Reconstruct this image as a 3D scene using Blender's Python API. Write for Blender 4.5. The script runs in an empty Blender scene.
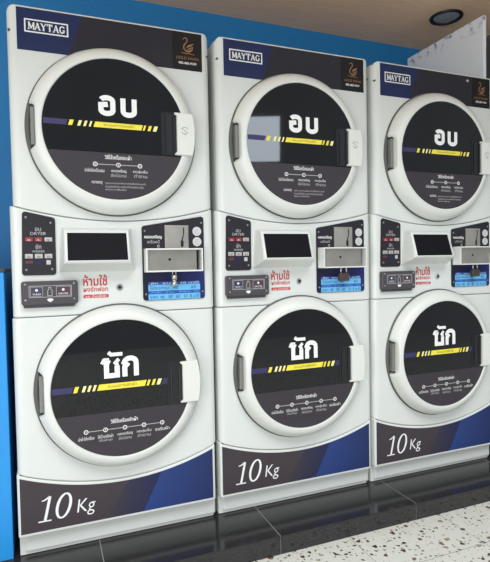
import bpy, math, random
from math import sin, cos, pi, sqrt, radians, atan2, asin

scene = bpy.context.scene
col = scene.collection
random.seed(4)

# ------------------------------------------------------------------ camera
PL = 0.066                      # height of the granite plinth the machines stand on
cam_d = bpy.data.cameras.new('camera')
cam_d.sensor_fit = 'HORIZONTAL'
cam_d.sensor_width = 36.0
cam_d.lens = 36.0 * 502.73 / 490.0
cam_d.clip_start = 0.02
cam = bpy.data.objects.new('camera', cam_d)
cam.location = (0.11707, -1.74543, 0.94413 + PL)
cam.rotation_euler = (1.53659, 0.01907, -0.37755)
col.objects.link(cam)
scene.camera = cam

# ------------------------------------------------------------------ light
scene.view_settings.view_transform = 'Standard'
scene.view_settings.look = 'None'
scene.view_settings.gamma = 1.0
scene.view_settings.use_curve_mapping = False
scene.view_settings.exposure = 0.33

world = bpy.data.worlds.new('world')
scene.world = world
world.use_nodes = True
wb = world.node_tree.nodes['Background']
wb.inputs['Color'].default_value = (0.86, 0.95, 1.0, 1)
wb.inputs['Strength'].default_value = 0.33


def area(name, loc, target, sx, sy, power, color):
    d = bpy.data.lights.new(name, 'AREA')
    d.shape = 'RECTANGLE'
    d.size, d.size_y = sx, sy
    d.energy = power
    d.color = color
    o = bpy.data.objects.new(name, d)
    col.objects.link(o)
    o.location = loc
    from mathutils import Vector
    o.rotation_euler = (Vector(target) - Vector(loc)).to_track_quat('-Z', 'Y').to_euler()
    return o


area('shopfront_daylight', (-2.15, -3.5, 0.95), (0.9, 0.0, 1.35), 3.4, 1.8, 72, (1.0, 0.985, 0.95))
area('open_sky', (0.2, -3.3, 4.9), (0.8, 0.0, 0.2), 4.5, 2.4, 200, (0.97, 0.99, 1.0))
area('doorway_daylight', (3.02, -5.0, 2.78), (1.0, 0.0, 1.2), 0.56, 0.62, 8.5, (0.80, 0.90, 1.0))

# ------------------------------------------------------------------ materials


def new_mat(name):
    m = bpy.data.materials.new(name)
    m.use_nodes = True
    return m, m.node_tree, m.node_tree.nodes['Principled BSDF']


def s2l(c):
    c = c / 255.0
    return c / 12.92 if c <= 0.04045 else ((c + 0.055) / 1.055) ** 2.4


def rgb(r, g, b):
    return (s2l(r), s2l(g), s2l(b), 1)


def mat(name, color, rough=0.5, metal=0.0, spec=0.5, noise=0.03, scale=30.0, coat=0.0):
    """plain surface with a slight procedural variation of its colour"""
    m, nt, b = new_mat(name)
    tc = nt.nodes.new('ShaderNodeTexCoord')
    n = nt.nodes.new('ShaderNodeTexNoise')
    n.inputs['Scale'].default_value = scale
    n.inputs['Detail'].default_value = 3
    nt.links.new(tc.outputs['Object'], n.inputs['Vector'])
    r = nt.nodes.new('ShaderNodeValToRGB')
    lo = tuple(max(0, v * (1 - noise)) for v in color[:3]) + (1,)
    hi = tuple(min(1, v * (1 + noise)) for v in color[:3]) + (1,)
    r.color_ramp.elements[0].position = 0.3
    r.color_ramp.elements[1].position = 0.7
    r.color_ramp.elements[0].color = lo
    r.color_ramp.elements[1].color = hi
    nt.links.new(n.outputs['Fac'], r.inputs['Fac'])
    nt.links.new(r.outputs['Color'], b.inputs['Base Color'])
    b.inputs['Roughness'].default_value = rough
    b.inputs['Metallic'].default_value = metal
    b.inputs['Specular IOR Level'].default_value = spec
    b.inputs['Coat Weight'].default_value = coat
    return m


WHITE = mat('white_enamel', (0.685, 0.71, 0.69, 1), 0.32, noise=0.012, scale=4)
DOORW = mat('white_door_plastic', (0.70, 0.72, 0.69, 1), 0.38, noise=0.012, scale=5)
LATCHW = mat('latch_plastic', (0.71, 0.725, 0.685, 1), 0.45, noise=0.015, scale=9)
GAP_SCREW = mat('gap_shade_and_screw_grey', (0.10, 0.105, 0.10, 1), 0.7)  # dark grey for the painted shade of the door gaps; side screws share it
GLASS = mat('tinted_door_glass', (0.006, 0.006, 0.008, 1), 0.03, spec=0.5, noise=0.2, scale=6)
SHEET = mat('charcoal_sticker', rgb(58, 53, 60), 0.42, spec=0.35)
HDARK = mat('header_charcoal', rgb(42, 41, 50), 0.45, spec=0.3)
HBLUE = mat('header_navy', rgb(32, 43, 84), 0.45, spec=0.3)
BDARK = mat('base_charcoal', rgb(66, 59, 64), 0.45, spec=0.3)
EMBL = mat('emblem_black', rgb(26, 25, 27), 0.5, spec=0.3)
GOLD = mat('emblem_gold', rgb(158, 114, 78), 0.5)
PRINTW = mat('white_print', (0.85, 0.86, 0.86, 1), 0.5)
STICKW = mat('sticker_white', (0.60, 0.61, 0.62, 1), 0.5)
PRINTG = mat('grey_print', (0.50, 0.49, 0.50, 1), 0.5)
STRIPE_N = mat('navy_print', rgb(50, 48, 92), 0.45)
STRIPE_Y = mat('yellow_print', rgb(238, 222, 70), 0.5)
PALEY = mat('pale_yellow_print', rgb(240, 232, 160), 0.5)
STRIPE_T = mat('olive_print', rgb(120, 112, 40), 0.5)
BLACK = mat('black_plastic', (0.012, 0.012, 0.015, 1), 0.3)
RIDGE = mat('glossy_black_ridge', (0.02, 0.02, 0.025, 1), 0.12)
HINGE = mat('grey_hinge', (0.24, 0.24, 0.23, 1), 0.45, metal=0.4)
PANEL = mat('panel_black', rgb(38, 36, 44), 0.4, spec=0.35)
READER = mat('reader_grey', rgb(74, 70, 76), 0.4, spec=0.4)
PNAVY = mat('panel_navy', rgb(30, 36, 92), 0.4, spec=0.35)
SCREEN = mat('screen_black', (0.010, 0.010, 0.013, 1), 0.5, spec=0.06)
RED = mat('red_print', rgb(196, 44, 52), 0.5)
DRED = mat('red_button', rgb(150, 42, 52), 0.35)
MAROON = mat('maroon_print', rgb(98, 44, 58), 0.5)
MAROON2 = mat('dull_maroon_print', rgb(78, 52, 62), 0.5)
DNAVY = mat('dull_navy_print', rgb(58, 58, 82), 0.5)
SILV = mat('silver_button', rgb(190, 188, 184), 0.35, metal=0.3)
LBLUE = mat('light_blue_print', rgb(104, 184, 234), 0.5)
BBLUE = mat('label_blue_print', rgb(40, 82, 170), 0.5)
STEEL = mat('brushed_steel', (0.50, 0.47, 0.42, 1), 0.30, metal=0.85, noise=0.12, scale=14)
DSTEEL = mat('dull_steel', (0.42, 0.40, 0.37, 1), 0.40, metal=0.6, noise=0.12, scale=14)
TRAY = mat('pale_tray_metal', (0.80, 0.805, 0.79, 1), 0.35, metal=0.15, noise=0.04)
SCREWM = mat('screw_metal', (0.45, 0.45, 0.47, 1), 0.3, metal=0.8)
CHROME = mat('padlock_steel', (0.55, 0.53, 0.48, 1), 0.25, metal=1.0)
BRONZE = mat('padlock_bronze', (0.10, 0.075, 0.058, 1), 0.45, metal=0.5, noise=0.15)


def gradient_mat(name, axis, p0, p1, c0, c1, rough=0.45):
    """printed two-colour blend along one axis of the machine"""
    m, nt, b = new_mat(name)
    tc = nt.nodes.new('ShaderNodeTexCoord')
    sp = nt.nodes.new('ShaderNodeSeparateXYZ')
    nt.links.new(tc.outputs['Object'], sp.inputs[0])
    mr = nt.nodes.new('ShaderNodeMapRange')
    mr.inputs['From Min'].default_value = p0
    mr.inputs['From Max'].default_value = p1
    nt.links.new(sp.outputs[axis], mr.inputs['Value'])
    r = nt.nodes.new('ShaderNodeValToRGB')
    r.color_ramp.elements[0].color = c0
    r.color_ramp.elements[1].color = c1
    nt.links.new(mr.outputs[0], r.inputs['Fac'])
    nt.links.new(r.outputs['Color'], b.inputs['Base Color'])
    b.inputs['Roughness'].default_value = rough
    b.inputs['Specular IOR Level'].default_value = 0.3
    return m


BMID = gradient_mat('base_dusk_print', 'X', 0.30, 0.46, rgb(60, 56, 66), rgb(38, 42, 78))
BBLU = gradient_mat('base_blue_print', 'X', 0.42, 0.67, rgb(42, 66, 128), rgb(36, 48, 94))


def terrazzo():
    m, nt, b = new_mat('terrazzo')
    N, L = nt.nodes, nt.links
    tc = N.new('ShaderNodeTexCoord')
    nz = N.new('ShaderNodeTexNoise')
    nz.inputs['Scale'].default_value = 70
    nz.inputs['Detail'].default_value = 1
    L.new(tc.outputs['Object'], nz.inputs['Vector'])
    va = N.new('ShaderNodeVectorMath'); va.operation = 'SCALE'
    va.inputs['Scale'].default_value = 0.016
    L.new(nz.outputs['Color'], va.inputs[0])
    ad = N.new('ShaderNodeVectorMath'); ad.operation = 'ADD'
    L.new(tc.outputs['Object'], ad.inputs[0]); L.new(va.outputs[0], ad.inputs[1])
    base = N.new('ShaderNodeValToRGB')
    base.color_ramp.elements[0].color = rgb(212, 213, 203)
    base.color_ramp.elements[1].color = rgb(226, 226, 218)
    n2 = N.new('ShaderNodeTexNoise'); n2.inputs['Scale'].default_value = 40
    L.new(tc.outputs['Object'], n2.inputs['Vector'])
    L.new(n2.outputs['Fac'], base.inputs['Fac'])
    cur = base.outputs['Color']
    for scale, lo, hi, stops in (
            (27.0, 0.04, 0.27, ((0.0, (58, 46, 42)), (0.3, (126, 106, 92)), (0.5, (48, 44, 46)), (0.68, (160, 140, 118)), (0.85, (92, 62, 48)))),
            (50.0, 0.0, 0.27, ((0.0, (150, 138, 122)), (0.35, (92, 82, 76)), (0.6, (176, 164, 148)), (0.8, (60, 54, 54))))):
        vo = N.new('ShaderNodeTexVoronoi')
        vo.voronoi_dimensions = '2D'
        vo.inputs['Scale'].default_value = scale
        L.new(ad.outputs[0], vo.inputs['Vector'])
        sp = N.new('ShaderNodeSeparateColor')
        L.new(vo.outputs['Color'], sp.inputs[0])
        th = N.new('ShaderNodeMapRange')
        th.inputs['To Min'].default_value = lo - 0.10
        th.inputs['To Max'].default_value = hi
        L.new(sp.outputs[0], th.inputs['Value'])
        lt = N.new('ShaderNodeMath'); lt.operation = 'LESS_THAN'
        L.new(vo.outputs['Distance'], lt.inputs[0]); L.new(th.outputs[0], lt.inputs[1])
        cr = N.new('ShaderNodeValToRGB')
        cr.color_ramp.interpolation = 'CONSTANT'
        e = cr.color_ramp.elements
        e[0].position, e[0].color = 0.0, rgb(*stops[0][1])
        e[1].position, e[1].color = stops[1][0], rgb(*stops[1][1])
        for pos, c in stops[2:]:
            k = e.new(pos); k.color = rgb(*c)
        L.new(sp.outputs[1], cr.inputs['Fac'])
        mx = N.new('ShaderNodeMix'); mx.data_type = 'RGBA'
        L.new(lt.outputs[0], mx.inputs['Factor'])
        L.new(cur, mx.inputs[6]); L.new(cr.outputs['Color'], mx.inputs[7])
        cur = mx.outputs[2]
    # hairline joints between the slabs
    sx = N.new('ShaderNodeSeparateXYZ')
    L.new(tc.outputs['Object'], sx.inputs[0])
    hit = None
    for ax, off in (('X', 1.12), ('Y', -0.42)):
        a = N.new('ShaderNodeMath'); a.operation = 'SUBTRACT'; a.inputs[1].default_value = off - 40 * 0.42 - 0.21
        L.new(sx.outputs[ax], a.inputs[0])
        mo = N.new('ShaderNodeMath'); mo.operation = 'MODULO'; mo.inputs[1].default_value = 0.42
        L.new(a.outputs[0], mo.inputs[0])
        s = N.new('ShaderNodeMath'); s.operation = 'SUBTRACT'; s.inputs[1].default_value = 0.21
        L.new(mo.outputs[0], s.inputs[0])
        ab = N.new('ShaderNodeMath'); ab.operation = 'ABSOLUTE'
        L.new(s.outputs[0], ab.inputs[0])
        lt = N.new('ShaderNodeMath'); lt.operation = 'LESS_THAN'; lt.inputs[1].default_value = 0.0011
        L.new(ab.outputs[0], lt.inputs[0])
        if hit is None:
            hit = lt
        else:
            mx2 = N.new('ShaderNodeMath'); mx2.operation = 'MAXIMUM'
            L.new(hit.outputs[0], mx2.inputs[0]); L.new(lt.outputs[0], mx2.inputs[1])
            hit = mx2
    mx = N.new('ShaderNodeMix'); mx.data_type = 'RGBA'
    L.new(hit.outputs[0], mx.inputs['Factor'])
    L.new(cur, mx.inputs[6]); mx.inputs[7].default_value = rgb(140, 138, 130)
    L.new(mx.outputs[2], b.inputs['Base Color'])
    b.inputs['Roughness'].default_value = 0.35
    return m


def granite():
    m, nt, b = new_mat('black_granite')
    N, L = nt.nodes, nt.links
    tc = N.new('ShaderNodeTexCoord')
    n = N.new('ShaderNodeTexNoise'); n.inputs['Scale'].default_value = 260; n.inputs['Detail'].default_value = 4
    L.new(tc.outputs['Object'], n.inputs['Vector'])
    r = N.new('ShaderNodeValToRGB')
    r.color_ramp.elements[0].position, r.color_ramp.elements[0].color = 0.45, (0.017, 0.0165, 0.018, 1)
    r.color_ramp.elements[1].position, r.color_ramp.elements[1].color = 0.75, (0.042, 0.040, 0.043, 1)
    L.new(n.outputs['Fac'], r.inputs['Fac'])
    L.new(r.outputs['Color'], b.inputs['Base Color'])
    b.inputs['Roughness'].default_value = 0.14
    b.inputs['Specular IOR Level'].default_value = 0.55
    return m


def ceiling_board():
    m, nt, b = new_mat('taupe_ceiling_board')
    N, L = nt.nodes, nt.links
    tc = N.new('ShaderNodeTexCoord')
    mp = N.new('ShaderNodeMapping'); mp.inputs['Scale'].default_value = (3, 40, 3)
    L.new(tc.outputs['Object'], mp.inputs['Vector'])
    n = N.new('ShaderNodeTexNoise'); n.inputs['Scale'].default_value = 1.6; n.inputs['Detail'].default_value = 6
    L.new(mp.outputs[0], n.inputs['Vector'])
    r = N.new('ShaderNodeValToRGB')
    r.color_ramp.elements[0].position, r.color_ramp.elements[0].color = 0.3, rgb(224, 190, 160)
    r.color_ramp.elements[1].position, r.color_ramp.elements[1].color = 0.7, rgb(238, 204, 174)
    L.new(n.outputs['Fac'], r.inputs['Fac'])
    L.new(r.outputs['Color'], b.inputs['Base Color'])
    b.inputs['Roughness'].default_value = 0.65
    return m


def film_board():
    """white laminate still wearing its peel film, with blue printed blotches along the top edge"""
    m, nt, b = new_mat('white_filmed_laminate')
    N, L = nt.nodes, nt.links
    tc = N.new('ShaderNodeTexCoord')
    n = N.new('ShaderNodeTexNoise'); n.inputs['Scale'].default_value = 24; n.inputs['Detail'].default_value = 3
    L.new(tc.outputs['Object'], n.inputs['Vector'])
    r = N.new('ShaderNodeValToRGB')
    r.color_ramp.elements[0].position, r.color_ramp.elements[0].color = 0.54, (0, 0, 0, 1)
    r.color_ramp.elements[1].position, r.color_ramp.elements[1].color = 0.66, (1, 1, 1, 1)
    L.new(n.outputs['Fac'], r.inputs['Fac'])
    sp = N.new('ShaderNodeSeparateXYZ'); L.new(tc.outputs['Object'], sp.inputs[0])
    mr = N.new('ShaderNodeMapRange')
    mr.inputs['From Min'].default_value = -0.075
    mr.inputs['From Max'].default_value = -0.012
    L.new(sp.outputs['Z'], mr.inputs['Value'])
    mu = N.new('ShaderNodeMath'); mu.operation = 'MULTIPLY'
    L.new(mr.outputs[0], mu.inputs[0]); L.new(r.outputs['Color'], mu.inputs[1])
    mx = N.new('ShaderNodeMix'); mx.data_type = 'RGBA'
    L.new(mu.outputs[0], mx.inputs['Factor'])
    mx.inputs[6].default_value = rgb(230, 236, 243)
    mx.inputs[7].default_value = rgb(62, 84, 150)
    L.new(mx.outputs[2], b.inputs['Base Color'])
    b.inputs['Roughness'].default_value = 0.3
    return m


TERRAZZO, GRANITE, CEILB, FILM = terrazzo(), granite(), ceiling_board(), film_board()
GROUT = mat('grout', (0.27, 0.27, 0.27, 1), 0.8)
BLUEWALL = mat('blue_wall_paint', rgb(28, 124, 190), 0.55, noise=0.04, scale=2.5)
BLUEPANEL = mat('lit_blue_paint', rgb(38, 146, 222), 0.4, noise=0.03, scale=3)  # same blue paint as the wall, lightened to suggest stronger light on it
DARKTRIM = mat('dark_trim', rgb(58, 56, 62), 0.5)
GREYWALL = mat('grey_side_wall', rgb(104, 98, 96), 0.6, noise=0.05)
LENS = mat('lamp_lens', rgb(150, 156, 164), 0.35, noise=0.2, scale=60)

# ------------------------------------------------------------------ mesh helper


class MB:
    def __init__(self):
        self.v, self.f, self.mi, self.sm, self.mats = [], [], [], [], []

    def m(self, material):
        if material not in self.mats:
            self.mats.append(material)
        return self.mats.index(material)

    def face(self, idx, material, smooth=False):
        self.f.append(tuple(idx)); self.mi.append(self.m(material)); self.sm.append(smooth)

    def add(self, verts):
        b = len(self.v)
        self.v.extend([tuple(p) for p in verts])
        return b

    def box(self, x0, x1, y0, y1, z0, z1, material, e=0.0):
        """box with chamfered edges when e > 0"""
        if e <= 0:
            b = self.add([(x, y, z) for z in (z0, z1) for y in (y0, y1) for x in (x0, x1)])
            for q in ((0, 1, 5, 4), (1, 3, 7, 5), (3, 2, 6, 7), (2, 0, 4, 6), (4, 5, 7, 6), (2, 3, 1, 0)):
                self.face([b + i for i in q], material)
            return
        import bmesh
        bm = bmesh.new()
        vs = [bm.verts.new((x, y, z)) for z in (z0, z1) for y in (y0, y1) for x in (x0, x1)]
        for q in ((0, 1, 5, 4), (1, 3, 7, 5), (3, 2, 6, 7), (2, 0, 4, 6), (4, 5, 7, 6), (2, 3, 1, 0)):
            bm.faces.new([vs[i] for i in q])
        bmesh.ops.bevel(bm, geom=bm.edges[:], offset=e, segments=2, profile=0.5, affect='EDGES')
        bm.verts.index_update()
        b = self.add([v.co for v in bm.verts])
        for fc in bm.faces:
            self.face([b + v.index for v in fc.verts], material)
        bm.free()

    def poly(self, pts, y, material):
        """flat outline (x, z) facing the viewer"""
        b = self.add([(x, y, z) for x, z in pts])
        self.face([b + i for i in range(len(pts))], material)

    def prism(self, pts, y0, y1, material, e=0.0):
        """outline (x, z) from front y0 to back y1; e = front chamfer towards the centroid"""
        n = len(pts)
        cx = sum(p[0] for p in pts) / n
        cz = sum(p[1] for p in pts) / n

        def shrink(p):
            dx, dz = p[0] - cx, p[1] - cz
            l = sqrt(dx * dx + dz * dz) or 1
            return (p[0] - dx / l * e, p[1] - dz / l * e)
        rings = [[(x, y0, z) for x, z in (map(shrink, pts) if e else pts)]]
        if e:
            rings.append([(x, y0 + e, z) for x, z in pts])
        rings.append([(x, y1, z) for x, z in pts])
        bs = [self.add(r) for r in rings]
        self.face([bs[0] + i for i in range(n)], material)
        self.face([bs[-1] + i for i in reversed(range(n))], material)
        for a, c in zip(bs, bs[1:]):
            for i in range(n):
                j = (i + 1) % n
                self.face([a + i, a + j, c + j, c + i], material, False)

    def lathe(self, cx, cz, prof, material, seg=96, clamp=None, smooth=True):
        """profile [(r, y)] turned about the y axis through (cx, cz)"""
        bs = []
        for r, y in prof:
            ring = []
            for k in range(seg):
                t = 2 * pi * k / seg
                rr = r
                if clamp and cos(t) < 0 and abs(r * sin(t)) <= clamp[1]:
                    rr = min(r, clamp[0] / -cos(t))
                ring.append((cx + rr * cos(t), y, cz + rr * sin(t)))
            bs.append(self.add(ring))
        for a, c in zip(bs, bs[1:]):
            for i in range(seg):
                j = (i + 1) % seg
                self.face([a + i, a + j, c + j, c + i], material, smooth)
        return bs

    def disc(self, cx, cz, r, y, material, seg=96):
        b = self.add([(cx + r * cos(2 * pi * k / seg), y, cz + r * sin(2 * pi * k / seg)) for k in range(seg)])
        self.face([b + i for i in range(seg)], material)

    def knob(self, cx, cz, r, y0, y1, material, seg=16, e=0.0):
        pts = [(cx + r * cos(2 * pi * k / seg), cz + r * sin(2 * pi * k / seg)) for k in range(seg)]
        self.prism(pts, y0, y1, material, e)

    def stroke(self, path, w, y, material, closed=False):
        """flat pen stroke of width w along a polyline of (x, z)"""
        n = len(path)
        L, Rr = [], []
        for i in range(n):
            p = path[i]
            a = path[i - 1] if (i > 0 or closed) else None
            c = path[(i + 1) % n] if (i < n - 1 or closed) else None

            def nrm(u, v):
                dx, dz = v[0] - u[0], v[1] - u[1]
                l = sqrt(dx * dx + dz * dz) or 1e-9
                return (-dz / l, dx / l)
            if a is None:
                nx, nz = nrm(p, c); k = 1
            elif c is None:
                nx, nz = nrm(a, p); k = 1
            else:
                n1, n2 = nrm(a, p), nrm(p, c)
                nx, nz = n1[0] + n2[0], n1[1] + n2[1]
                l = sqrt(nx * nx + nz * nz) or 1e-9
                nx, nz = nx / l, nz / l
                k = 1 / max(0.5, nx * n1[0] + nz * n1[1])
            ww = w[i] if isinstance(w, (list, tuple)) else w
            L.append((p[0] + nx * k * ww / 2, y, p[1] + nz * k * ww / 2))
            Rr.append((p[0] - nx * k * ww / 2, y, p[1] - nz * k * ww / 2))
        b = self.add(L + Rr)
        for i in range(n if closed else n - 1):
            j = (i + 1) % n
            self.face([b + i, b + j, b + n + j, b + n + i], material)

    def tube(self, path, r, material, seg=8):
        """round rod along 3-D points"""
        from mathutils import Vector
        P = [Vector(p) for p in path]
        bs = []
        for i, p in enumerate(P):
            t = (P[min(i + 1, len(P) - 1)] - P[max(i - 1, 0)]).normalized()
            up = Vector((0, 1, 0)) if abs(t.y) < 0.9 else Vector((1, 0, 0))
            s = t.cross(up).normalized(); u = s.cross(t)
            bs.append(self.add([p + s * r * cos(2 * pi * k / seg) + u * r * sin(2 * pi * k / seg) for k in range(seg)]))
        for a, c in zip(bs, bs[1:]):
            for i in range(seg):
                j = (i + 1) % seg
                self.face([a + i, a + j, c + j, c + i], material, True)
        self.face([bs[0] + i for i in range(seg)], material)
        self.face([bs[-1] + i for i in reversed(range(seg))], material)

    def text(self, body, x0, x1, z0, z1, y, material, shear=0.0, bold=0.0):
        """lettering fitted into the box x0..x1, z0..z1"""
        cu = bpy.data.curves.new('lettering', 'FONT')
        cu.body = body
        cu.resolution_u = 3
        cu.shear = shear
        cu.offset = bold
        o = bpy.data.objects.new('lettering', cu)
        col.objects.link(o)
        me = bpy.data.meshes.new_from_object(o)
        vs = [v.co.copy() for v in me.vertices]
        fs = [tuple(p.vertices) for p in me.polygons]
        bpy.data.objects.remove(o)
        bpy.data.curves.remove(cu)
        bpy.data.meshes.remove(me)
        if not vs:
            return
        ax, bx = min(v.x for v in vs), max(v.x for v in vs)
        ay, by = min(v.y for v in vs), max(v.y for v in vs)
        b = self.add([(x0 + (v.x - ax) / (bx - ax) * (x1 - x0), y, z0 + (v.y - ay) / (by - ay) * (z1 - z0)) for v in vs])
        for f in fs:
            self.face([b + i for i in f], material)

    def build(self, name, parent=None, loc=(0, 0, 0)):
        import bmesh
        me = bpy.data.meshes.new(name)
        me.from_pydata(self.v, [], self.f)
        for mm in self.mats:
            me.materials.append(mm)
        for p, i, s in zip(me.polygons, self.mi, self.sm):
            p.material_index = i
            p.use_smooth = s
        bm = bmesh.new()
        bm.from_mesh(me)
        bmesh.ops.recalc_face_normals(bm, faces=bm.faces[:])
        bm.to_mesh(me)
        bm.free()
        o = bpy.data.objects.new(name, me)
        o.location = loc
        col.objects.link(o)
        if parent:
            o.parent = parent
        return o


def tag(o, label, cat, group=None):
    o['label'] = label
    o['category'] = cat
    if group:
        o['group'] = group
    return o


def empty(name, loc):
    o = bpy.data.objects.new(name, None)
    o.location = loc
    o.empty_display_size = 0.1
    col.objects.link(o)
    return o


def structure(o):
    o['kind'] = 'structure'
    return o


def copy_tree(o, parent=None):
    c = o.copy()
    col.objects.link(c)
    c.parent = parent
    for ch in o.children:
        copy_tree(ch, c)
    return c


def arc(cx, cz, rx, rz, a0, a1, n):
    return [(cx + rx * cos(radians(a0 + (a1 - a0) * i / n)), cz + rz * sin(radians(a0 + (a1 - a0) * i / n))) for i in range(n + 1)]


def rrect(x0, x1, z0, z1, r, n=5):
    return (arc(x1 - r, z1 - r, r, r, 0, 90, n) + arc(x0 + r, z1 - r, r, r, 90, 180, n)
            + arc(x0 + r, z0 + r, r, r, 180, 270, n) + arc(x1 - r, z0 + r, r, r, 270, 360, n))


# ------------------------------------------------------------------ the setting
PITCH = 0.685
CEIL_Z = 2.215 + PL
b = MB(); b.box(-3.0, 5.0, -4.5, 0.9, -0.05, 0.0, TERRAZZO)
structure(b.build('floor'))

b = MB(); b.box(-3.0, 2.50, 0.72, 0.82, 0.0, CEIL_Z, BLUEWALL)
structure(b.build('wall_back'))
b = MB(); b.box(2.50, 2.60, -0.4, 0.82, 0.0, CEIL_Z, GREYWALL)
structure(b.build('wall_right'))
b = MB(); b.box(-3.0, 3.2, -0.95, 0.82, CEIL_Z, CEIL_Z + 0.08, CEILB)
structure(b.build('ceiling'))

# plinth: granite slabs over a grout core
b = MB()
b.box(-0.60, 2.49, -0.1932, 0.70, 0.0, PL - 0.0009, GROUT)
joints = [-0.60, -0.32, 0.262, 0.846, 1.430, 2.014, 2.49]
for a, c in zip(joints, joints[1:]):
    b.box(a + 0.0009, c - 0.0009, -0.196, 0.71, PL - 0.016, PL, GRANITE, 0.0018)
    b.box(a + 0.0009, c - 0.0009, -0.194, -0.17, 0.0, PL - 0.0172, GRANITE)
structure(b.build('plinth'))

# ------------------------------------------------------------------ one stacked machine, built once
X0, X1 = 0.013, 0.685
CX = 0.347
DZ, WZ = 1.390, 0.5395
DOFF = 0.010                    # the doors stand this much further forward than the ring's shoulder


def dry_lo(x):
    return 1.097 + 0.42 * (x - CX) ** 2


def base_hi(x):
    return 0.216 + 0.60 * (x - 0.343) ** 2


def shell(name, parent, x0, x1, r, zlo, zhi, yf, material, back=0.05, e=0.0035, ncol=26):
    """front panel with rounded vertical edges; top and bottom outlines are functions of x"""
    prof = [(x0, yf + back, -1.0, 0.0)]
    for i in range(9):
        a = pi + (pi / 2) * i / 8
        prof.append((x0 + r + r * cos(a), yf + r + r * sin(a), cos(a), sin(a)))
    for i in range(1, ncol):
        prof.append((x0 + r + (x1 - x0 - 2 * r) * i / ncol, yf, 0.0, -1.0))
    for i in range(9):
        a = 1.5 * pi + (pi / 2) * i / 8
        prof.append((x1 - r + r * cos(a), yf + r + r * sin(a), cos(a), sin(a)))
    prof.append((x1, yf + back, 1.0, 0.0))
    b = MB()
    rows = []
    for x, y, nx, ny in prof:
        zl, zh = zlo(x), zhi(x)
        colv = []
        for z, off in ((zl, 0.012), (zl, e), (zl + 0.3 * e, 0.3 * e), (zl + e, 0), (zl + 2 * e, 0),
                       (zh - 2 * e, 0), (zh - e, 0), (zh - 0.3 * e, 0.3 * e), (zh, e), (zh, 0.012)):
            colv.append((x - nx * off, y - ny * off, z))
        rows.append(b.add(colv))
    for p, q in zip(rows, rows[1:]):
        for k in range(9):
            b.face([p + k, q + k, q + k + 1, p + k + 1], material, True)
    return b.build(name, parent)


def stroke_letters(b, b2, which, x0, x1, z0, z1, w, y, material):
    """the two loopless Thai words on the doors, drawn with a pen"""
    def T(path):
        return [(x0 + px * (x1 - x0), z0 + pz * (z1 - z0)) for px, pz in path]

    if which == 'dry':
        ring = (arc(0.21, 0.74, 0.155, 0.19, 160, 0, 10) + arc(0.21, 0.26, 0.155, 0.19, 0, -180, 14)
                + [(0.055, 0.44), (0.055, 0.53), (0.235, 0.57)])
        b.stroke(T(ring), w, y, material)
        u = [(0.635, 0.98), (0.635, 0.28)] + arc(0.785, 0.26, 0.15, 0.19, 180, 360, 10) + [(0.935, 0.98)]
        b2.stroke(T(u), w, y, material)
    else:
        # first letter: hooked head, round bowl and ticked right stem
        b.stroke(T([(-0.01, 0.56), (0.05, 0.715), (0.19, 0.715)]), w * 0.62, y, material)
        b.stroke(T([(0.175, 0.70), (0.115, 0.54), (0.115, 0.085), (0.405, 0.085), (0.405, 0.46)]), w, y, material)
        b.stroke(T([(0.405, 0.42), (0.405, 0.50), (0.36, 0.57), (0.455, 0.71)]), w * 0.70, y, material)
        # vowel bar above
        b.stroke(T([(0.17, 0.99), (0.25, 0.90), (0.56, 0.90)]), w * 0.72, y, material)
        # second letter
        b2.stroke(T([(0.615, 0.0), (0.615, 0.38), (0.67, 0.46), (0.60, 0.55)] + arc(0.77, 0.54, 0.165, 0.17, 160, 20, 8) + [(0.935, 0.50), (0.935, 0.0)]), w, y, material)


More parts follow.
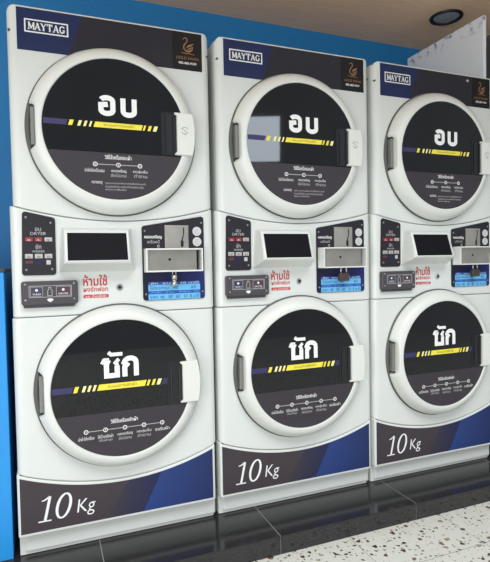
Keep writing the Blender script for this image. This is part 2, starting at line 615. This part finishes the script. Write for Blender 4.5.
def make_door(parent, kind, cz):
    dry = kind == 'dry'
    name = 'dryer_door' if dry else 'washer_door'
    cut = (0.2470, 0.0665)
    b = MB()
    b.lathe(CX, cz, [(0.2785, 0.004), (0.2785, -0.004), (0.262, -0.006), (0.262, 0.004)], GAP_SCREW)  # dark band added to stand for the shaded gap behind the ring
    prof = [(0.262, -0.004), (0.2722, -0.0045), (0.2738, -0.007), (0.2732, -0.014), (0.2710, -0.0230), (0.2680, -0.0310), (0.2645, -0.0370),
            (0.2600, -0.0425), (0.2545, -0.0475), (0.2480, -0.0515), (0.2400, -0.0545), (0.2335, -0.0558), (0.2300, -0.0558),
            (0.2282, -0.0548), (0.2275, -0.0525), (0.2272, -0.035)]
    b.lathe(CX, cz, prof, DOORW, seg=160, clamp=cut)
    door = b.build(name, parent)

    g = MB()
    g.lathe(CX, cz, [(0.2285, -0.034), (0.2285, -0.0405), (0.2272, -0.0415)], GLASS)
    g.disc(CX, cz, 0.2272, -0.0415, GLASS)
    g.build('door_glass', door, (0, -DOFF, 0))

    # opaque lower half of the door sticker
    zc = -0.0765 if dry else -0.0755
    a = math.degrees(asin(zc / 0.2262))
    s = MB()
    pts = arc(CX, cz, 0.2262, 0.2262, 180 - a, 360 + a, 40)
    s.prism(pts, -0.0424, -0.0414, SHEET)
    s.build('lower_sticker', door, (0, -DOFF, 0))

    # stripe
    st = MB()
    y = -0.0422
    if dry:
        za, zb = 0.0035 + cz, 0.0210 + cz
    else:
        za, zb = cz - 0.0005, cz + 0.0190
    k = 0.35 * (zb - za)

    def slash(x0, x1, m, sl=k):
        st.poly([(x0, za), (x1, za), (x1 + sl, zb), (x0 + sl, zb)], y, m)
    if dry:
        marks = ((0.196, 0.2085, STRIPE_Y), (0.224, 0.233, PALEY), (0.242, 0.250, PALEY), (0.259, 0.265, PALEY))
        tail = ((0.431, 0.4375, STRIPE_Y), (0.447, 0.4565, STRIPE_Y), (0.465, 0.4765, PALEY))
        n0, n1, y0_, y1_ = 0.1235, 0.190, 0.2735, 0.4265
    else:
        marks = ((0.187, 0.199, STRIPE_Y), (0.213, 0.222, PALEY), (0.230, 0.238, PALEY), (0.246, 0.254, PALEY))
        tail = ((0.422, 0.430, STRIPE_Y), (0.439, 0.448, STRIPE_Y), (0.456, 0.468, PALEY))
        n0, n1, y0_, y1_ = 0.1225, 0.182, 0.2615, 0.4165
        st.poly([(0.474, za), (0.496, za), (0.496, zb), (0.481, zb)], y, STRIPE_N)
    st.poly([(n0, za), (n1, za), (n1 + k, zb), (n0, zb)], y, STRIPE_N)
    for x0, x1, mm in marks + tail:
        slash(x0, x1, mm)
    st.poly([(y0_, za), (y1_, za), (y1_ + k, zb), (y0_ + k, zb)], y, STRIPE_Y)
    st.text('ระบบการอบผ้า' if dry else 'ระบบการซักผ้า', 0.306 if dry else 0.296, 0.404 if dry else 0.390,
            za + 0.0055, zb - 0.002, y - 0.0004, STRIPE_T)
    st.build('hazard_stripe', door, (0, -DOFF, 0))

    le, l1, l2 = MB(), MB(), MB()
    yl = -0.0432
    if dry:
        stroke_letters(l1, l2, 'dry', 0.292, 0.413, cz + 0.0455, cz + 0.104, 0.0165, yl, PRINTW)
        le.text('วิธีใช้เครื่องอบผ้า', 0.306, 0.392, cz - 0.0975, cz - 0.0825, yl, PRINTW, bold=0.012)
        xs = (0.276, 0.349, 0.419)
        zl = cz - 0.115
        le.text('นำผ้าใส่เครื่องอบ', 0.243, 0.304, zl - 0.0255, zl - 0.0135, yl, PRINTW)
        le.text('หยอดเหรียญ', 0.326, 0.374, zl - 0.0255, zl - 0.0135, yl, PRINTW)
        le.text('เลือกโปรแกรม', 0.324, 0.374, zl - 0.039, zl - 0.0275, yl, PRINTG)
        le.text('กดปุ่มเริ่ม', 0.396, 0.444, zl - 0.0255, zl - 0.0135, yl, PRINTW)
        le.text('ทำงาน', 0.400, 0.442, zl - 0.039, zl - 0.0275, yl, PRINTG)
        le.text('หมายเหตุ', 0.264, 0.296, zl - 0.066, zl - 0.0545, yl, PRINTW)
        le.text('กรุณาตรวจสอบสิ่งของก่อนใช้เครื่องอบผ้า', 0.306, 0.437, zl - 0.064, zl - 0.056, yl, PRINTG)
        le.text('ห้ามอบผ้าเปียกโชก และห้ามนำสิ่งของอื่นเข้าเครื่อง', 0.306, 0.430, zl - 0.074, zl - 0.0665, yl, PRINTG)
        le.text('สอบถามเพิ่มเติม', 0.306, 0.372, zl - 0.083, zl - 0.0765, yl, PRINTG)
    else:
        stroke_letters(l1, l2, 'wash', 0.279, 0.397, cz + 0.038, cz + 0.123, 0.0165, yl, PRINTW)
        le.text('วิธีใช้เครื่องซักผ้า', 0.301, 0.390, cz - 0.1135, cz - 0.099, yl, PRINTW, bold=0.012)
        xs = (0.223, 0.284, 0.347, 0.410, 0.472)
        zl = cz - 0.132
        words = (('นำผ้าใส่เครื่อง', None), ('ใส่น้ำยาซักผ้า', 'ปรับผ้านุ่ม'), ('หยอดเหรียญ', 'เลือกโปรแกรม'), ('กดปุ่มเริ่ม', 'ทำงาน'), ('รอรับผ้า', None))
        for x, (w1, w2) in zip(xs, words):
            le.text(w1, x - 0.0245, x + 0.0245, zl - 0.0265, zl - 0.0145, yl, PRINTW)
            if w2:
                le.text(w2, x - 0.0215, x + 0.0215, zl - 0.0395, zl - 0.0285, yl, PRINTG)
    for x in xs:
        le.stroke(arc(x, zl, 0.0062, 0.0062, 0, 345, 14), 0.0024, yl, PRINTW, closed=True)
        le.stroke([(x, zl - 0.003), (x, zl + 0.003)], 0.0018, yl, PRINTW)
    for xa, xb in zip(xs, xs[1:]):
        le.stroke([(xa + 0.0066, zl), (xb - 0.0066, zl)], 0.0020, yl, PRINTG)
    le.build('instruction_markings', door, (0, -DOFF, 0))
    l1.build('letter', door, (0, -DOFF, 0))
    l2.build('letter', door, (0, -DOFF, 0))

    # latch recess with glossy ridges
    r = MB()
    r.prism(rrect(CX + 0.147, CX + 0.212, cz - 0.0715, cz + 0.0715, 0.006), -0.0430, -0.040, BLACK)
    for xr, w in ((0.158, 0.004), (0.186, 0.006)):
        r.box(CX + xr, CX + xr + w, -0.0475, -0.0425, cz - 0.066, cz + 0.062, RIDGE, 0.0012)
    r.box(CX + 0.147, CX + 0.200, -0.0460, -0.0425, cz + 0.0675, cz + 0.0715, RIDGE, 0.001)
    r.build('latch_recess', door, (0, -DOFF, 0))

    # white latch handle over the right of the ring
    h = MB()
    hr = 0.0715
    xe = sqrt(0.2625 ** 2 - hr ** 2)
    a0 = math.degrees(asin(hr / 0.2625))
    rim = arc(CX, cz, 0.2625, 0.2625, -a0, a0, 14)
    left = [(CX + 0.199, cz + hr), (CX + 0.191, cz + hr - 0.0005), (CX + 0.191, cz + hr - 0.004), (CX + 0.199, cz + hr - 0.009),
            (CX + 0.199, cz - hr + 0.009), (CX + 0.191, cz - hr + 0.004), (CX + 0.191, cz - hr + 0.0005), (CX + 0.199, cz - hr)]
    h.prism(rim + left, -0.0530, -0.034, LATCHW, 0.0028)
    if dry:
        ym = -0.0534
        gx, gz = CX + 0.226, cz + 0.014
        h.stroke(arc(gx, gz, 0.012, 0.009, 20, 170, 8), 0.0018, ym, HINGE)
        h.stroke(arc(gx, gz - 0.004, 0.012, 0.009, 200, 330, 8), 0.0018, ym, HINGE)
        h.stroke([(gx - 0.010, gz + 0.004), (gx + 0.008, gz - 0.008)], 0.0016, ym, HINGE)
        h.stroke([(gx - 0.006, gz - 0.012), (gx + 0.003, gz - 0.017)], 0.0016, ym, HINGE)
    h.build('door_handle', door, (0, -DOFF, 0))

    # hinge plate in the notch on the left
    hg = MB()
    hg.box(CX - 0.2605, CX - 0.2475, -0.0260, 0.003, cz - 0.0600, cz + 0.0600, HINGE, 0.002)
    hg.box(CX - 0.2620, CX - 0.2465, -0.0285, 0.003, cz + 0.0600, cz + 0.0655, BLACK, 0.001)
    hg.box(CX - 0.2620, CX - 0.2465, -0.0285, 0.003, cz - 0.0655, cz - 0.0600, BLACK, 0.001)
    hg.build('hinge', door)
    return door


def make_machine():
    root = empty('stacked_washer_dryer', (0, 0, PL))

    b = MB()
    b.box(0.0275, 0.6835, 0.026, 0.690, 0.010, 1.764, WHITE, 0.008)
    b.build('cabinet', root)

    b = MB()
    b.box(0.012, 0.677, 0.034, 0.070, 0.0015, 0.084, WHITE, 0.002)
    b.build('kick_plate', root)

    # dryer front with rounded top corners
    def dry_hi(x):
        d = min(x - 0.026, 0.686 - x)
        r = 0.020
        return 1.7690 - (r - sqrt(max(0.0, r * r - (r - min(d, r)) ** 2)))
    DX0, DX1 = 0.026, 0.686
    df = shell('dryer_front', root, DX0, DX1, 0.027, lambda x: dry_lo(x) + 0.0012, dry_hi, 0.0, WHITE)
    for sx, xx in ((-1, DX0 + 0.003), (1, DX1 - 0.003)):
        s = MB()
        pts = arc(0, 0, 0.004, 0.004, 0, 330, 11)
        s.prism([(xx - sx * 0.004 + px, 1.690 + pz) for px, pz in pts], 0.0045, 0.016, GAP_SCREW)
        s.build('side_screw', df)

    # header sticker
    b = MB()
    hz0, hz1 = 1.631, 1.7625
    hx0, hx1 = 0.055, 0.658
    b.prism([(hx0, hz0), (0.207, hz0), (0.253, hz1), (hx0, hz1)], -0.0010, 0.002, HBLUE)
    b.prism([(0.207, hz0), (0.551, hz0), (0.551, hz1), (0.253, hz1)], -0.0010, 0.002, HDARK)
    b.prism([(0.551, hz0), (hx1, hz0), (hx1, hz1), (0.551, hz1)], -0.0011, 0.002, EMBL)
    hd = b.build('header_sticker', root)

    # brand plate: slab serif capitals in a double frame
    b = MB()
    bx0, bx1, bz0, bz1 = 0.0774, 0.2082, 1.6878, 1.7294
    yb = -0.0016
    fr = [(bx0 + 0.002, bz0 + 0.002), (bx1 - 0.002, bz0 + 0.002), (bx1 - 0.002, bz1 - 0.002), (bx0 + 0.002, bz1 - 0.002)]
    b.stroke(fr, 0.0042, yb, PRINTW, closed=True)
    cw = 0.0175
    lx = bx0 + 0.0115
    lz0, lz1 = bz0 + 0.0095, bz1 - 0.0095
    H = lz1 - lz0
    sw, tw = 0.0046, 0.0026

    def L(path, w=sw):
        b.stroke([(lx + px * cw, lz0 + pz * H) for px, pz in path], w, yb, PRINTW)

    def serif(px, pz, half=0.17):
        L([(px - half, pz), (px + half, pz)], 0.0024)
    for ch in 'MAYTAG':
        if ch == 'M':
            L([(0.10, 0), (0.10, 1)], tw); L([(0.92, 0), (0.92, 1)]); L([(0.12, 1), (0.50, 0.12)]); L([(0.50, 0.12), (0.90, 1)], tw)
            for px in (0.08, 0.92):
                serif(px, 0.03); serif(px, 0.97, 0.14)
        elif ch == 'A':
            L([(0.10, 0), (0.50, 1)], tw); L([(0.48, 1), (0.86, 0)]); L([(0.24, 0.32), (0.74, 0.32)], tw)
            serif(0.10, 0.03); serif(0.86, 0.03)
        elif ch == 'Y':
            L([(0.10, 1), (0.48, 0.45)]); L([(0.86, 1), (0.48, 0.45)], tw); L([(0.48, 0.48), (0.48, 0)])
            serif(0.10, 0.97); serif(0.86, 0.97); serif(0.48, 0.03)
        elif ch == 'T':
            L([(0.06, 0.95), (0.90, 0.95)], 0.0032); L([(0.48, 0.95), (0.48, 0)])
            L([(0.07, 1), (0.07, 0.70)], tw); L([(0.89, 1), (0.89, 0.70)], tw); serif(0.48, 0.03)
        else:
            L([(0.86, 0.92), (0.82, 0.72)], tw)
            L(arc(0.50, 0.5, 0.38, 0.44, 50, 180, 8), 0.0034)
            L(arc(0.50, 0.5, 0.38, 0.44, 180, 320, 8), 0.0040)
            L([(0.82, 0.10), (0.82, 0.42)]); serif(0.78, 0.43, 0.2)
        lx += cw * 1.05
    b.build('brand_plate', hd)

    # shop emblem: gilt swan, name and telephone number
    b = MB()
    ye = -0.0017
    ex, ez = 0.602, 1.712
    S = 0.001

    def W(path, w):
        b.stroke([(ex + px * S, ez + pz * S) for px, pz in path], [q * S for q in w] if isinstance(w, list) else w * S, ye, GOLD)
    W([(-13, 24), (-8, 30), (-2, 31), (3, 27), (3, 20), (-3, 12), (-9, 4), (-10, -6), (-4, -13)], [1, 2.6, 3.2, 3.2, 3, 3.4, 4, 4.4, 3])
    W([(-10, -6), (-2, -14), (10, -15), (20, -8), (24, 4)], [3, 5, 6, 4, 1])
    W([(0, -4), (8, 4), (18, 8), (26, 14)], [2, 6, 6, 1])
    W([(4, -9), (14, -3), (24, 2)], [2, 4, 1])
    W([(-20, -20), (-6, -23), (10, -22), (30, -25)], [1, 2.4, 2.4, 1])
    b.text('GOLD SWAN', 0.565, 0.645, 1.6680, 1.6775, ye, GOLD)
    b.text('082-082-9539', 0.573, 0.637, 1.6515, 1.6595, ye, PRINTW, bold=0.02)
    b.build('shop_emblem', hd)

    # control fascia
    fas = shell('control_fascia', root, 0.016, 0.688, 0.024, lambda x: 0.7865, lambda x: dry_lo(x) - 0.0012, 0.0012, WHITE)

    # sloping display console
    b = MB()
    base = [(0.156, 0.0015, 0.928), (0.402, 0.0015, 0.928), (0.391, 0.0015, 1.072), (0.167, 0.0015, 1.072)]
    mid = [(0.172, -0.066, 0.955), (0.381, -0.066, 0.955), (0.379, -0.036, 1.064), (0.174, -0.036, 1.064)]
    frt = [(0.1765, -0.0705, 0.9610), (0.3765, -0.0705, 0.9610), (0.3755, -0.0405, 1.0585), (0.1785, -0.0405, 1.0585)]
    ins = [(0.1825, -0.0705, 0.9645), (0.3705, -0.0705, 0.9645), (0.3705, -0.0410, 1.0540), (0.1840, -0.0410, 1.0540)]
    low = [(x, y + 0.004, z) for x, y, z in ins]
    bs = [b.add(q) for q in (base, mid, frt, ins, low)]
    for p, q in zip(bs, bs[1:]):
        for i in range(4):
            j = (i + 1) % 4
            b.face([p + i, p + j, q + j, q + i], WHITE)
    con = b.build('display_console', root)
    b = MB()
    p0 = b.add(low)
    p1 = b.add([(x, y + 0.01, z) for x, y, z in low])
    b.face([p0 + i for i in range(4)], SCREEN)
    for i in range(4):
        b.face([p0 + i, p0 + (i + 1) % 4, p1 + (i + 1) % 4, p1 + i], SCREEN)
    b.face([p1 + i for i in (3, 2, 1, 0)], SCREEN)
    b.build('screen', con)

    # cycle button panel
    b = MB()
    q = (arc(0.062, 1.113, 0.010, 0.010, 90, 180, 4) + arc(0.057, 0.930, 0.010, 0.010, 180, 270, 4)
         + arc(0.139, 0.930, 0.010, 0.010, 270, 360, 4) + arc(0.139, 1.095, 0.011, 0.011, 0, 80, 4))
    b.prism(q, -0.0035, 0.004, PANEL, 0.001)
    cp = b.build('cycle_panel', root)
    for bx, m in ((0.071, DRED), (0.099, DRED), (0.128, SILV)):
        s = MB()
        s.box(bx - 0.0115, bx + 0.0115, -0.0065, -0.002, 1.028, 1.041, m, 0.001)
        s.text('เริ่ม', bx - 0.005, bx + 0.005, 1.030, 1.0365, -0.0069, PRINTW if m is DRED else BLACK)
        s.build('push_button', cp)
    for bx in (0.069, 0.098, 0.127):
        s = MB()
        s.box(bx - 0.0115, bx + 0.0115, -0.0065, -0.002, 0.974, 0.988, SILV, 0.001)
        s.text('เริ่ม', bx - 0.005, bx + 0.005, 0.976, 0.983, -0.0069, BLACK)
        s.build('push_button', cp)
    s = MB()
    yc = -0.0040
    s.text('อบ', 0.089, 0.107, 1.061, 1.072, yc, PRINTG)
    s.text('DRYER', 0.075, 0.122, 1.049, 1.058, yc, PRINTG)
    s.text('ซัก', 0.089, 0.106, 1.004, 1.019, yc, PRINTG)
    s.text('WASHER', 0.079, 0.116, 0.993, 1.000, yc, PRINTG)
    s.build('panel_markings', cp)
    for xa, xb, za, zb, m in ((0.058, 0.080, 0.958, 0.967, MAROON), (0.088, 0.108, 0.958, 0.967, PNAVY), (0.120, 0.133, 0.954, 0.968, PRINTG)):
        s = MB()
        s.poly([(xa, za), (xb, za), (xb, zb), (xa, zb)], yc, m)
        s.build('button_label', cp)
    for sx, sz in ((0.063, 1.105), (0.136, 1.088), (0.060, 0.938), (0.137, 0.939)):
        s = MB(); s.knob(sx, sz, 0.0036, -0.0052, -0.002, SCREWM, 10, 0.0008); s.build('screw', cp)

    # card reader
    b = MB()
    b.prism(rrect(0.043, 0.213, 0.826, 0.901, 0.008), -0.020, 0.004, READER, 0.003)
    b.prism([(0.050, 0.816), (0.200, 0.816), (0.206, 0.829), (0.046, 0.829)], -0.011, 0.004, READER, 0.002)
    cr = b.build('card_reader', root)
    s = MB()
    yr = -0.0205
    s.stroke(rrect(0.066, 0.193, 0.850, 0.886, 0.001, 1), 0.0013, yr, PRINTG, closed=True)
    s.stroke(rrect(0.070, 0.106, 0.853, 0.883, 0.001, 1), 0.0011, yr, PRINTG, closed=True)
    s.stroke(rrect(0.147, 0.190, 0.853, 0.883, 0.001, 1), 0.0011, yr, PRINTG, closed=True)
    s.poly([(0.0712, 0.8542), (0.1048, 0.8542), (0.1048, 0.8818), (0.0712, 0.8818)], yr + 0.0001, DNAVY)
    s.poly([(0.1482, 0.8542), (0.1888, 0.8542), (0.1888, 0.8818), (0.1482, 0.8818)], yr + 0.0001, MAROON2)
    for ix in (0.088, 0.168):
        s.poly(arc(ix, 0.8725, 0.0042, 0.0042, 0, 330, 11), yr - 0.0003, PRINTW)
    s.text('WASH', 0.076, 0.100, 0.8570, 0.8625, yr - 0.0003, PRINTW)
    s.text('DRYER', 0.154, 0.183, 0.8570, 0.8625, yr - 0.0003, PRINTW)
    s.stroke([(0.121, 0.854), (0.121, 0.871), (0.1245, 0.875), (0.1245, 0.881), (0.1305, 0.881), (0.1305, 0.875), (0.134, 0.871), (0.134, 0.854)], 0.0016, yr, PRINTG, closed=True)
    s.poly([(0.118, 0.842), (0.123, 0.836), (0.128, 0.834), (0.133, 0.836), (0.138, 0.842), (0.133, 0.845), (0.123, 0.845)], yr, PRINTW)
    s.build('pictograms', cr)
    for sx, sz in ((0.055, 0.892), (0.201, 0.892), (0.055, 0.842), (0.201, 0.842)):
        s = MB(); s.knob(sx, sz, 0.0036, -0.0216, -0.018, SCREWM, 10, 0.0008); s.build('screw', cr)

    # red warning lettering printed on the fascia, and the key lock beside it
    s = MB()
    yw = 0.0003
    s.text('ห้ามใช้', 0.231, 0.309, 0.880, 0.917, yw, RED, bold=0.02)
    s.text('ผงซักฟอก', 0.232, 0.310, 0.861, 0.878, yw, RED, bold=0.012)
    s.poly(rrect(0.231, 0.312, 0.840, 0.851, 0.003, 3), yw, RED)
    s.text('และ น้ำยาซักผ้า', 0.238, 0.305, 0.8415, 0.8500, yw - 0.0004, PRINTW)
    s.build('warning_markings', root)
    s = MB()
    s.knob(0.349, 0.873, 0.0105, -0.004, 0.004, SCREWM, 24, 0.0015)
    s.knob(0.349, 0.873, 0.0055, -0.0055, -0.003, BLACK, 16, 0.0008)
    s.build('key_lock', root)

    # coin panel on the right
    px0, px1, pz0 = 0.428, 0.650, 0.823

    def ptop(x):
        return 1.081 + 0.160 * (x - px0)
    b = MB()
    zm = 0.930
    lowp = [(px1, zm)] + [(px0, zm)] + arc(px0 + 0.010, pz0 + 0.010, 0.010, 0.010, 180, 270, 4) + arc(px1 - 0.010, pz0 + 0.010, 0.010, 0.010, 270, 360, 4)
    upp = [(px0, zm), (px1, zm)] + arc(px1 - 0.010, ptop(px1) - 0.010, 0.010, 0.010, 0, 99, 4) + arc(px0 + 0.010, ptop(px0) - 0.009, 0.010, 0.010, 99, 180, 4)
    NAVYG = gradient_mat('coin_panel_print', 'X', px0, px1, rgb(30, 30, 52), rgb(36, 44, 104))
    b.prism(lowp, -0.003, 0.004, NAVYG)
    b.prism(upp, -0.003, 0.004, PANEL)
    cpn = b.build('coin_panel', root)
    b = MB()
    b.box(0.508, 0.593, -0.0055, -0.002, 0.990, 1.0845, DSTEEL, 0.0008)
    b.prism([(0.573, 1.052), (0.577, 1.052), (0.577, 1.077), (0.573, 1.077)], -0.0062, -0.005, BLACK)
    b.prism([(0.566, 1.030), (0.570, 1.028), (0.576, 1.050), (0.573, 1.052)], -0.0062, -0.005, BLACK)
    b.prism(rrect(0.564, 0.574, 1.008, 1.031, 0.003, 2), -0.0064, -0.005, BLACK)
    b.build('coin_slot_plate', cpn)
    # open fronted coin tray
    b = MB()
    tx0, tx1, tz0, tz1, tf = 0.433, 0.632, 0.9215, 1.0020, -0.050
    t = 0.0050
    b.box(tx0, tx0 + t, tf, -0.002, tz0, tz1, TRAY, 0.0008)
    b.box(tx1 - t, tx1, tf, -0.002, tz0, tz1, TRAY, 0.0008)
    b.box(tx0 + t, tx1 - t, tf, -0.002, tz1 - t, tz1, TRAY, 0.0008)
    b.box(tx0 + t, tx1 - t, tf, -0.002, tz0, tz0 + t, TRAY, 0.0008)
    tr = b.build('coin_tray', cpn)
    b = MB()
    b.box(tx0 + t, tx1 - 0.020, -0.036, -0.030, tz0 + t, tz1 - t, STEEL, 0.0008)
    b.knob(0.516, 0.9640, 0.0048, -0.0368, -0.034, BLACK, 14)
    b.build('coin_box_door', tr)
    # price label
    b = MB()
    yp = -0.0036
    lx0, lx1 = 0.446, 0.632
    for za, zb, m in ((0.8765, 0.8870, BBLUE), (0.8555, 0.8765, LBLUE), (0.8440, 0.8555, BBLUE), (0.8245, 0.8440, LBLUE)):
        b.poly([(lx0, za), (lx1, za), (lx1, zb), (lx0, zb)], yp, m)
    b.text('ซัก  ราคา  30 นาที', lx0 + 0.008, lx1 - 0.006, 0.8785, 0.8855, yp - 0.0004, PRINTW)
    b.text('โปรแกรม   40         60', lx0 + 0.005, lx1 - 0.016, 0.8600, 0.8725, yp - 0.0004, STRIPE_N)
    b.text('น้ำเย็น   น้ำอุ่น   น้ำร้อน   อบ', lx0 + 0.008, lx1 - 0.006, 0.8460, 0.8540, yp - 0.0004, LBLUE)
    b.text('ราคา  40   50   60   10  8 นาที', lx0 + 0.005, lx1 - 0.004, 0.8280, 0.8410, yp - 0.0004, STRIPE_N)
    b.build('price_label', cpn)
    for sz in (1.0635, 1.0265):
        s = MB()
        s.knob(0.6245, sz, 0.0162, -0.0040, -0.002, STICKW, 28)
        s.stroke(arc(0.6245, sz, 0.0085, 0.0085, 40, 330, 10), 0.0030, -0.0044, PRINTG)
        s.stroke([(0.619, sz - 0.003), (0.630, sz + 0.004)], 0.0030, -0.0044, PRINTG)
        s.build('round_sticker', cpn)
    s = MB()
    s.text('หยอดเหรียญ', 0.436, 0.497, 1.036, 1.050, yp, PRINTW, bold=0.02)
    s.build('title_marking', cpn)
    s = MB()
    s.text('เครื่องนี้', 0.446, 0.489, 1.021, 1.033, yp, PRINTG)
    s.build('subtitle_marking', cpn)
    s = MB()
    s.stroke(arc(0.485, 1.011, 0.004, 0.004, 0, 330, 8), 0.002, yp, PRINTG)
    s.build('arrow_marking', cpn)
    for sx, sz in ((0.438, 1.064), (0.641, 1.094), (0.438, 0.845), (0.641, 0.848)):
        s = MB(); s.knob(sx, sz, 0.0034, -0.0048, -0.002, SCREWM, 10, 0.0008); s.build('screw', cpn)

    # washer front, doors, bottom panel
    shell('washer_front', root, X0, X1, 0.024, lambda x: base_hi(x) + 0.0012, lambda x: 0.7840, 0.0, WHITE)
    make_door(root, 'dry', DZ)
    make_door(root, 'wash', WZ)

    bp = shell('base_panel', root, 0.0105, 0.6765, 0.0085, lambda x: 0.0765, lambda x: base_hi(x) - 0.0012, -0.0015, WHITE, e=0.003)
    b = MB()
    yd0, yd1 = -0.0024, 0.001
    zb0 = 0.0870
    dx0, dx1 = 0.0185, 0.6660

    def top(x):
        return base_hi(x) - 0.0095

    def seg(xa, xb, n):
        return [(xa + (xb - xa) * i / n, top(xa + (xb - xa) * i / n)) for i in range(n + 1)]
    b.prism([(dx0, zb0), (0.288, zb0)] + seg(0.364, dx0, 14), yd0, yd1, BDARK)
    b.prism([(0.288, zb0), (0.410, zb0)] + seg(0.477, 0.364, 8), yd0, yd1, BMID)
    b.prism([(0.410, zb0), (dx1, zb0)] + seg(dx1, 0.477, 12), yd0, yd1, BBLU)
    bd = b.build('base_sticker', root)

    # capacity lettering: slanted old style 10 and Kg
    b = MB()
    y = yd0 - 0.0005
    sl = 0.22

    def I(path):
        return [(0.078 + px * 0.001 + pz * 0.001 * sl, 0.117 + pz * 0.00098) for px, pz in path]
    b.stroke(I([(12, 2), (12, 40), (12, 82)]), 0.0084, y, PRINTW)
    b.stroke(I([(12, 82), (-2, 72), (-11, 70)]), [0.006, 0.0045, 0.003], y, PRINTW)
    b.stroke(I([(-8, 1.5), (32, 1.5)]), 0.0042, y, PRINTW)
    o = [(62 + 20 * cos(t), 43 + 40 * sin(t)) for t in [2 * pi * i / 28 for i in range(28)]]
    b.stroke(I(o), [0.0050 + 0.0040 * abs(cos(2 * pi * i / 28)) for i in range(28)], y, PRINTW, closed=True)
    b.text('Kg', 0.190, 0.250, 0.112, 0.170, y, PRINTW, shear=0.16, bold=-0.004)
    b.build('capacity_markings', bd)
    return root


GROUP = 'stacked washer dryers on the black plinth'
first = make_machine()
machines = [first] + [copy_tree(first) for _ in range(2)]
labels = ('white stacked washer dryer nearest the bright blue panel, silver padlock under its coin tray',
          'white stacked washer dryer standing between the other two, on the black plinth',
          'white stacked washer dryer beside the white filmed board, farthest from the bright blue panel')
for i, (o, t) in enumerate(zip(machines, labels)):
    o.location = (i * PITCH, 0, PL)
    tag(o, t, 'washing machine', GROUP)

# scuff on the third machine's header sticker
hd = [c for c in machines[2].children if c.name.startswith('header_sticker')][0]
b = MB()
b.poly([(0.515, 1.742), (0.522, 1.7455), (0.525, 1.752), (0.528, 1.7455), (0.536, 1.742), (0.528, 1.7395), (0.525, 1.734), (0.522, 1.7395)], -0.0018, PRINTG)
b.build('scuff', hd)

# ------------------------------------------------------------------ padlocks
def shackle(b, x, half, z0, z1, y, r, m):
    path = [(x - half, y, z0)] + [(x + half * cos(radians(a)), y, z1 + half * sin(radians(a))) for a in range(180, -1, -20)] + [(x + half, y, z0)]
    b.tube(path, r, m)


x = 0.532
p = empty('padlock', (x, -0.030, PL + 0.872))
tag(p, 'slim silver cylinder padlock hanging below the coin tray of the machine by the blue panel', 'padlock', 'padlocks on the coin trays')
b = MB()
for (r0, z0, z1) in ((0.0105, 0.000, 0.016), (0.0085, 0.016, 0.022), (0.0105, 0.022, 0.038)):
    pts = [(r0 * cos(2 * pi * k / 20), r0 * sin(2 * pi * k / 20)) for k in range(20)]
    lo = b.add([(u, v, z0) for u, v in pts]); hi = b.add([(u, v, z1) for u, v in pts])
    for k in range(20):
        j = (k + 1) % 20
        b.face([lo + k, lo + j, hi + j, hi + k], CHROME, True)
    b.face([lo + k for k in range(20)], CHROME); b.face([hi + k for k in range(20)], CHROME)
b.build('lock_body', p)
b = MB(); shackle(b, 0, 0.0055, 0.034, 0.0515, 0, 0.0024, CHROME); b.build('shackle', p)

for i, (x, w, t) in enumerate(((0.534, 0.0225, 'dark bronze padlock hanging below the coin tray of the middle machine'),
                               (0.536, 0.0215, 'dark bronze padlock hanging below the coin tray of the machine by the white board'))):
    p = empty('padlock', ((i + 1) * PITCH + x, -0.030, PL + 0.868))
    tag(p, t, 'padlock', 'padlocks on the coin trays')
    b = MB(); b.box(-w, w, -0.008, 0.008, 0.0, 0.031, BRONZE, 0.003); b.build('lock_body', p)
    b = MB(); shackle(b, 0, 0.0125, 0.029, 0.045, 0, 0.0032, CHROME); b.build('shackle', p)

# ------------------------------------------------------------------ blue panel on the left, white board on the right, ceiling lamp
b = MB()
b.box(-1.2, -0.008, 0.0, 0.50, 0.0, PL + 0.932, BLUEPANEL, 0.002)
o = b.build('low_cabinet', None, (0, 0.03, 0))
tag(o, 'bright blue low cabinet with a dark top edge, left of the machines', 'cabinet')
b2 = MB()
b2.box(-1.205, -0.004, 0.026, 0.535, PL + 0.932, PL + 0.944, DARKTRIM, 0.002)
t = b2.build('top_edge', o, (0, -0.03, 0))

bx, btop = 2.078, 2.096 + PL
b = MB()
b.box(-0.006, 0.012, 0.075, 0.610, -btop, 0.0, FILM, 0.0015)
o = b.build('white_board', None, (bx, 0, btop))
tag(o, 'tall white board with blotchy blue film along its top edge, right of the machines', 'board')

lx, ly = 2.105, 0.345
p = empty('ceiling_light', (lx, ly, CEIL_Z))
tag(p, 'round black rimmed recessed light in the brown ceiling', 'ceiling light')


def vlathe(prof, m, seg=48):
    b = MB()
    bs = [b.add([(r * cos(2 * pi * k / seg), r * sin(2 * pi * k / seg), z) for k in range(seg)]) for r, z in prof]
    for a, c in zip(bs, bs[1:]):
        for i in range(seg):
            j = (i + 1) % seg
            b.face([a + i, a + j, c + j, c + i], m, True)
    return b, bs


b, _ = vlathe([(0.083, 0.0), (0.083, -0.006), (0.079, -0.009), (0.068, -0.008), (0.064, -0.002), (0.064, 0.0)], BLACK)
b.build('lamp_rim', p)
b, bs = vlathe([(0.064, -0.001), (0.055, -0.0025), (0.035, -0.004), (0.012, -0.0045)], LENS)
b.face([bs[-1] + k for k in range(48)], LENS)
b.build('lamp_lens', p)
